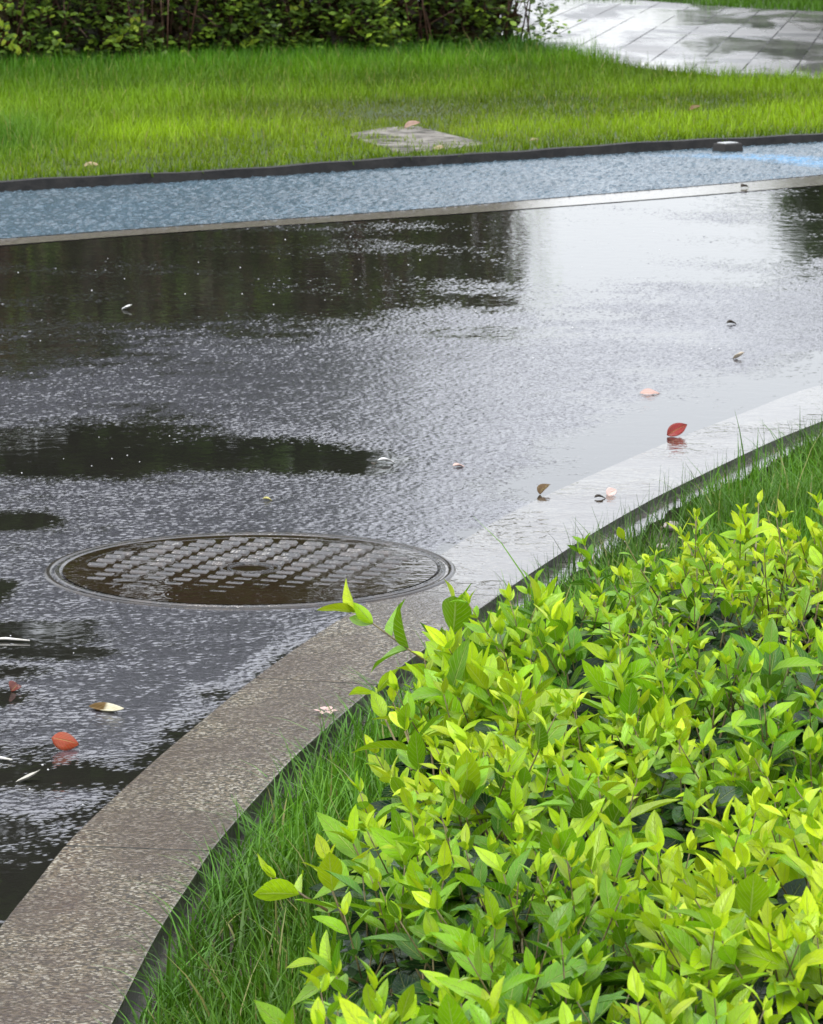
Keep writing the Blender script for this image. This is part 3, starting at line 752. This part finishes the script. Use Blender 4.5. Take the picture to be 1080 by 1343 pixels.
# ------------------------------------------------------------------ far hedge
hx0, hx1 = -7.5, .72
hedge = thing('hedge', 'dark leafy hedge with brown inner twigs behind the far grass', 'hedge', (*((H0+H1)/2), FZ))
rows, twg = [], MB()
Lh = np.linalg.norm(H1-H0)+.30; s0 = -3.6
for k in range(3000):          # tufts of small leaves over the face
    s = U(s0, Lh+.05); endt = Lh-s
    z0 = FZ + (2.0*U(0,1)**1.1 if k % 5 < 2 else U(.04,.75))
    bulge = .10*math.sin(s*3.1+z0*2)+.08*math.sin(s*7+z0*5)+U(-.1,.1)
    dep = .22-bulge+(U(0,.5) if k % 3 == 0 else 0)
    if endt < .40: dep = U(.15,1.0); s += U(-.05,.10)*(1 if z0 > .15 else -1)
    tone = U(0,1)
    if s < .30 and z0 < 1.0 and U(0,1) < .8: continue
    for q in range(random.choice((5,7,9,11))):
        z = max(FZ+.02, z0+random.gauss(0,.035)); x, y = H0+hd*(s+random.gauss(0,.045))+hn*(dep+random.gauss(0,.04))
        a = U(0, 2*math.pi); ld = Vector((math.cos(a), math.sin(a), U(-.2,.8))); nn = Vector((U(-.5,.5), U(-.9,.1), 1.0))
        l = U(.034,.066)*(1.3 if z0 > .9 else 1); v_ = U(0,1)
        col = lerp3((.018,.045,.007), (.105,.18,.02), v_) if tone < .70 else lerp3((.09,.18,.018), (.24,.36,.03), v_)
        rows.append(((x, y, z), tuple(ld), tuple(nn), l, l*U(.25,.34), col, U(-.1,.3), U(.1,.4)))
inner = []
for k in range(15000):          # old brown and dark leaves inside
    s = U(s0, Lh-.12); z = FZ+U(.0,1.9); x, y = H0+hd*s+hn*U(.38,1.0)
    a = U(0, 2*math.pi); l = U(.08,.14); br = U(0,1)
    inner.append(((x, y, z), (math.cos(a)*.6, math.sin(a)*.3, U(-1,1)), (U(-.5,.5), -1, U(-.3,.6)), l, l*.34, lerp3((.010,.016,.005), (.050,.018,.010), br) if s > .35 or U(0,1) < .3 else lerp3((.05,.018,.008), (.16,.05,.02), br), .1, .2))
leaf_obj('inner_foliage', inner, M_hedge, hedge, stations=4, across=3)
for k in range(16):   # bright fresh shoots low on the face
    s = random.choice((.9,1.02,.98,2.3,2.5,.2,.45,1.9,2.9,3.1)); x, y = H0+hd*(s+U(-.05,.05))+hn*(.2+U(0,.05)); z = FZ+U(.07,.34)
    for q in range(6):
        a = U(0, 6.28); l = U(.04,.065)
        rows.append(((x+U(-.04,.04), y, z+U(-.03,.03)), (math.cos(a), -.3, abs(math.sin(a))+.2), (U(-.3,.3), -.8, 1), l, l*.3, lerp3((.25,.42,.03), (.48,.58,.06), U(0,1)), .1, .3))
leaf_obj('foliage', rows, M_hedge, hedge, stations=4, across=3)
for k in range(520):
    s = U(s0, Lh-.1); x, y = H0+hd*s+hn*U(.25,.9); a = U(-.4,.4)
    twg.tube([(x, y, FZ-.02), (x+a*.3, y+U(-.15,.1), .4), (x+a, y+U(-.25,.3), U(.8,1.8))], [.008,.006,.003], 4)
    if k % 2: twg.tube([(x, y, U(.1,.4)), (x+U(-.3,.3), y-U(.1,.3), U(.2,.6))], [.004,.002], 4)
twg.build('twigs', mat_simple('hedge_twig', (.035,.016,.010), (.11,.055,.035), 20, .6, .002), hedge, True)

# ------------------------------------------------------------------ trees and bush that the wet road mirrors
def tree(name, label, cat, x, y, h, r, nl, z0=.8, lsz=.16, dark=1.0):
    root = thing(name, label, cat, (x, y, FZ), None)
    mb = MB(); mb.tube([(x,y,FZ-.05),(x+.05,y,h*.35),(x-.08,y+.05,h*.7),(x,y,h*.92)], [.14,.11,.07,.02], 10)
    cl = []
    for k in range(90):
        a = U(0, 6.28); zz = z0+(h-z0)*U(.02,.98); f = (zz-z0)/(h-z0); rr = r*math.sin(math.pi*min(.97, .22+.72*f))**.5*U(.2,.9)
        c = (x+rr*math.cos(a), y+rr*math.sin(a), zz); cl.append((c, U(.35,.8)*r*.5))
        mb.tube([(x, y, max(.6, zz-r*.5)), ((x+c[0])/2, (y+c[1])/2, zz-r*.12), c], [.045,.03,.008], 5)
    mb.build('trunk', M_bark, root, True)
    rows = []
    for k in range(nl):
        c, cr = random.choice(cl); d = Vector((random.gauss(0,1), random.gauss(0,1), random.gauss(0,.8))); d.normalize(); d *= cr*U(.3,1.05)
        p = (c[0]+d.x, c[1]+d.y, max(.15, c[2]+d.z)); a = U(0, 6.28); l = lsz*U(.7,1.3)
        rows.append((p, (math.cos(a), math.sin(a), U(-.6,.3)), (U(-.6,.6), U(-.6,.6), 1), l, l*.3, lerp3((.02,.05,.008), (.075,.14,.018), U(0,1)), U(0,.3), .2))
    leaf_obj('crown', rows, M_hedge, root, stations=4, across=3)
tree('tree', 'tall dark tree above the hedge, mirrored in the left of the wet road', 'tree', -1.7, 28.6, 8.3, 1.75, 17000, .6, .26)
tree('tree', 'second dark tree further left above the hedge, mirrored at the road edge', 'tree', -4.15, 29.2, 8.8, 2.3, 17000, .6, .27)
tree('bush', 'round dark bush beyond the plaza, mirrored in the road at the right', 'bush', 5.35, 35.6, 2.9, 2.15, 30000, .0, .17)

tree('bush', 'low bush far beyond the plaza, mirrored in the wet paving', 'bush', 4.6, 47.0, 2.2, 1.5, 5000, .1, .16)
tree('bush', 'broader bush furthest beyond the plaza, mirrored at the right of the wet paving', 'bush', 7.6, 52.0, 2.6, 2.0, 6000, .1, .18)
# ------------------------------------------------------------------ fallen leaves and bits
def fallen(name, label, px, py, z, length, width, yaw, pitch, col, curl=.3, fold=.5, cat='fallen leaf', roll=0, col2=None, group='fallen leaves on the wet road'):
    x, y = g(px, py, z)
    d = Vector((math.cos(yaw)*math.cos(pitch), math.sin(yaw)*math.cos(pitch), math.sin(pitch)))
    nn = Vector((-math.cos(yaw)*math.sin(pitch), -math.sin(yaw)*math.sin(pitch), math.cos(pitch)))
    nn.rotate(Matrix.Rotation(roll, 3, d))
    o_ = Vector((x, y, z))-d*length*.5
    V, F, T, A = leaf_cloud(np.array([o_]), np.array([d]), np.array([nn]), np.array([length]), np.array([width]), np.array([col]), np.array([curl]), np.array([fold]), 12, 7)
    if col2 is not None:
        m = (A[:,0] > .45)[:,None]; T[:,:3] = np.where(m, np.array(col2)[None], T[:,:3])
    lo = V[:,2].min(); fl = z
    V[:,2] += (.0008+fl) - lo
    me = mesh(name, V, F, True, {'tint': T, 'ldat': A}); o = link(name, me, M_fallen)
    so = o.modifiers.new('thick', 'SOLIDIFY'); so.thickness = .0007
    return tag(o, label, cat, group)
RED, BRN, CRM, PNK, DRK = (.22,.008,.010), (.14,.075,.02), (.62,.58,.42), (.52,.33,.29), (.03,.018,.014)
fallen('fallen_leaf', 'dark red leaf standing up in the gutter water at the right', 889, 572, 0, .060, .016, R(14), R(30), RED, .25, .25, roll=R(58))
fallen('fallen_leaf', 'orange red domed leaf lying at the lower left of the road', 86, 985, 0, .044, .016, R(-6), R(-4), (.30,.045,.018), .35, -.35, roll=R(52))
fallen('fallen_leaf', 'curled leaf, half brown and half cream, above the orange red leaf', 140, 933, 0, .070, .0095, R(-22), R(-22), BRN, -.55, 1.3, col2=CRM, roll=R(30))
fallen('fallen_leaf', 'small dark red folded leaf by the left edge of the photo', 20, 906, 0, .026, .011, R(60), R(30), (.14,.025,.022), .3, .9, roll=R(30))
fallen('fallen_leaf', 'thin white curled leaf below the orange red leaf', 38, 1026, 0, .040, .006, R(5), R(4), (.52,.50,.44), -.4, .8)
fallen('fallen_leaf', 'brown leaf standing upright in water left of the kerb, two dark prongs', 713, 648, 0, .036, .011, R(35), R(58), (.10,.05,.014), .6, .8, roll=R(20))
fallen('fallen_leaf', 'small blackish leaf beside a pink petal in the gutter water', 787, 655, 0, .024, .008, R(10), R(20), DRK, .5, .6)
fallen('fallen_leaf', 'flat pale pink leaf on the grey asphalt behind the red leaf', 853, 517, 0, .054, .013, R(3), R(6), PNK, .15, .3, roll=R(25))
fallen('fallen_leaf', 'pale cupped leaf with a dark underside near the right edge of the road', 970, 471, 0, .036, .013, R(-15), R(8), (.52,.44,.34), -.4, .8)
fallen('fallen_leaf', 'tiny black curled leaf furthest back on the grey asphalt', 960, 426, 0, .030, .010, R(10), R(15), DRK, .4, .8)
fallen('fallen_leaf', 'tiny black speck of a leaf on the far white gutter strip', 977, 246, .004, .032, .016, R(20), R(20), DRK, .4, .7)
fallen('fallen_leaf', 'small yellow leaf on the road behind the manhole cover', 351, 657, 0, .020, .007, R(5), R(6), (.55,.50,.16), .3, .5)
fallen('fallen_leaf', 'white leaf at the end of the dark puddle in mid road', 507, 608, 0, .042, .009, R(8), R(8), (.70,.70,.68), .3, .5)
fallen('fallen_leaf', 'black leaf tip touching the white leaf in mid road', 491, 610, 0, .014, .007, R(80), R(40), DRK, .4, .7)
fallen('petal', 'white petal floating on the dark green reflection', 167, 406, 0, .034, .012, R(5), R(8), (.75,.75,.73), -.3, .5, cat='petal', group='petals on the wet ground')
fallen('petal', 'pink petal on the asphalt near the road crack', 602, 613, 0, .028, .011, R(10), R(5), (.62,.42,.36), .2, .4, cat='petal', group='petals on the wet ground')
fallen('petal', 'pink petal on end in the gutter water by the blackish leaf', 803, 650, 0, .030, .011, R(30), R(35), (.66,.48,.44), .3, .5, cat='petal', roll=R(40), group='petals on the wet ground')
# pink blossom with several petals on the kerb
x, y = g(428, 936, .003)
bl = thing('blossom', 'crumpled pale pink blossom lying on the brown kerb stone', 'blossom', (x, y, .003))
for k in range(6):
    a = k*1.05+U(-.3,.3); V, F, T, A = leaf_cloud(np.array([[x+.004*math.cos(a), y+.006*math.sin(a), .0055+.0012*(k % 3)]]), np.array([[math.cos(a), math.sin(a), .12]]), np.array([[0,0,1.0]]), np.array([U(.012,.02)]), np.array([.0065]), np.array([[.68,.46,.42]]), np.array([U(-.2,.3)]), np.array([.3]), 8, 5)
    link('petal', mesh('petal', V, F, True, {'tint': T, 'ldat': A}), M_fallen, bl)
# leaf bits in the far grass
for (lb, px, py, z, l, c) in (('tan dead leaf in the grass at the left end of the edging', 120, 219, .05, .085, (.50,.36,.22)), ('tan dead leaf at the front corner of the stone slab', 576, 197, .055, .07, (.52,.40,.26)),
        ('tan dead leaf in the grass to the right of the slab', 702, 185, .055, .06, (.44,.36,.20)), ('brown dead leaf lying on the grass below the plaza', 912, 145, .09, .085, (.17,.085,.02)), ('pink brown leaf on the back of the stone slab', 541, 168, .062, .10, (.45,.28,.22))):
    fallen('dead_leaf', lb, px, py, z-.022, l*.85, l*.20, U(-.3,.3), U(.1,.4), tuple(q*.72 for q in c), U(-.25,.1), .7, cat='dead leaf', group='dead leaves in the far grass', roll=U(.3,.7))
# pebbles in the near grass
def pebble(label, px, py, z, r, col):
    x, y = g(px, py, z); vs, fs = [], []; n, m = 14, 9; sx, sy, sz = r*U(1,1.2), r*U(.8,1), r*U(.55,.7)
    for i in range(m):
        th = math.pi*i/(m-1)
        for k in range(n):
            a = 2*math.pi*k/n; w_ = 1+.16*math.sin(3*a+2*th)+.13*math.sin(5*a+4*th+px)+U(-.09,.09)
            vs.append((x+sx*w_*math.sin(th)*math.cos(a), y+sy*w_*math.sin(th)*math.sin(a), z+sz*math.cos(th)))
    fs = [(i*n+k, i*n+(k+1) % n, (i+1)*n+(k+1) % n, (i+1)*n+k) for i in range(m-1) for k in range(n)]
    o = link('pebble', mesh('pebble', vs, np.array(fs), True), mat_simple('pebble_stone', tuple(c*.6 for c in col), col, 60, .3, .002))
    tag(o, label, 'pebble', 'pebbles in the near grass')
pebble('pale pinkish pebble in the grass just behind the middle shrub', 925, 774, .03, .020, (.42,.32,.27))
pebble('white broken pebble in the grass beside the kerb groove', 882, 690, -.022, .019, (.44,.38,.34))
pebble('smaller white pebble in front of the broken one', 868, 717, -.014, .012, (.52,.46,.40))
# pale sticks at the left edge
def stick(label, a, b):
    A, B = g(*a), g(*b); mb = MB(); mid = ((A[0]+B[0])/2, (A[1]+B[1])/2+.01, .005)
    mb.tube([(*A,.004), mid, (*B,.004)], [.0022,.0026,.0014], 6)
    tag(mb.build('twig', mat_simple('pale_stick', (.5,.48,.42), (.72,.70,.66), 60, .4, .001), None, True), label, 'twig', 'pale twigs on the road')
stick('long pale twig on the dark puddle at the left edge', (-25,842), (39,843))
stick('short pale twig left of the orange red leaf', (-20,999), (16,1000))

# bubbles raised by the rain
mb = MB()
def bubble(x, y, r, z=.0):
    vs = [(x, y, z+r*.8)]; n = 8
    for th in (.5, 1.0, 1.5):
        for k in range(n): a = 6.2832*k/n; vs.append((x+r*math.sin(th)*math.cos(a), y+r*math.sin(th)*math.sin(a), z+r*.8*math.cos(th)))
    fs = [(0,1+k,1+(k+1)%n) for k in range(n)] + [(1+l*n+k, 1+(l+1)*n+k, 1+(l+1)*n+(k+1)%n, 1+l*n+(k+1)%n) for l in (0,1) for k in range(n)]
    mb.add(vs, fs)
for k in range(95):
    px, py = U(-20,1090), 285+ (470-285)*U(0,1)**1.0
    bubble(*g(px, py), U(.0012,.0028))
for k in range(16): bubble(*g(U(0,480), U(565,630)), U(.001,.002))
for k in range(10): bubble(*g(U(0,200), U(830,1060)), U(.001,.0022))
t = NT('water_bubble'); M_bub = t.surf(t.bsdf(Base_Color=(.5,.5,.5), Roughness=.05, IOR=1.33))
tag(mb.build('rain_bubbles', M_bub, None, True), kind='stuff', label='small white rain bubbles on the flooded road', cat='bubbles')

# ------------------------------------------------------------------ sky, sun, camera
W = bpy.data.worlds.new('World'); bpy.context.scene.world = W; W.use_nodes = True
nt = W.node_tree; bg = nt.nodes['Background']
sky = nt.nodes.new('ShaderNodeTexSky'); sky.sky_type = 'NISHITA'; sky.sun_disc = False
SUN_EL, SUN_AZ = R(58), R(205)
sky.sun_elevation = SUN_EL; sky.sun_rotation = SUN_AZ; sky.air_density = 1.0; sky.dust_density = 1.5; sky.ozone_density = 1.0
hs = nt.nodes.new('ShaderNodeHueSaturation'); hs.inputs['Saturation'].default_value = .28
nt.links.new(sky.outputs[0], hs.inputs['Color']); veil = nt.nodes.new('ShaderNodeMix'); veil.data_type = 'RGBA'; veil.inputs[0].default_value = .65; 
tc = nt.nodes.new('ShaderNodeTexCoord'); sx = nt.nodes.new('ShaderNodeSeparateXYZ'); nt.links.new(tc.outputs['Generated'], sx.inputs[0])
mr = nt.nodes.new('ShaderNodeMapRange'); nt.links.new(sx.outputs['Z'], mr.inputs[0]); mr.inputs[3].default_value = 1.8; mr.inputs[4].default_value = 7.0
vc = nt.nodes.new('ShaderNodeVectorMath'); vc.operation = 'SCALE'; vc.inputs[0].default_value = (.975,1.0,1.07); nt.links.new(mr.outputs[0], vc.inputs['Scale'])
nt.links.new(vc.outputs[0], veil.inputs[7])
nt.links.new(hs.outputs[0], veil.inputs[6]); nt.links.new(veil.outputs[2], bg.inputs['Color']); bg.inputs['Strength'].default_value = .15
sl_ = bpy.data.lights.new('sun', 'SUN'); sl_.energy = .6; sl_.angle = R(30); sl_.color = (1.0,.97,.92)
so = bpy.data.objects.new('sun', sl_); C.objects.link(so)
dv = Vector((math.sin(SUN_AZ)*math.cos(SUN_EL), math.cos(SUN_AZ)*math.cos(SUN_EL), math.sin(SUN_EL)))
so.rotation_euler = dv.to_track_quat('Z', 'Y').to_euler(); so.location = (0,0,20)

cam = bpy.data.cameras.new('camera'); co = bpy.data.objects.new('camera', cam); C.objects.link(co)
cam.sensor_fit = 'HORIZONTAL'; cam.sensor_width = 36; cam.lens = 36*FPX/1080; cam.clip_start = .1; cam.clip_end = 2000
co.location = (0,0,CAMH); co.rotation_euler = (math.pi/2-PITCH, 0, 0)
cam.dof.use_dof = True; cam.dof.focus_distance = 5.4; cam.dof.aperture_fstop = cam.lens/3.2
S = bpy.context.scene; S.camera = co
S.view_settings.view_transform = 'Standard'; S.view_settings.look = 'None'; S.view_settings.gamma = 1; S.view_settings.exposure = 1.6
S.cycles.max_bounces = 8; S.cycles.transparent_max_bounces = 8; S.cycles.use_denoising = True
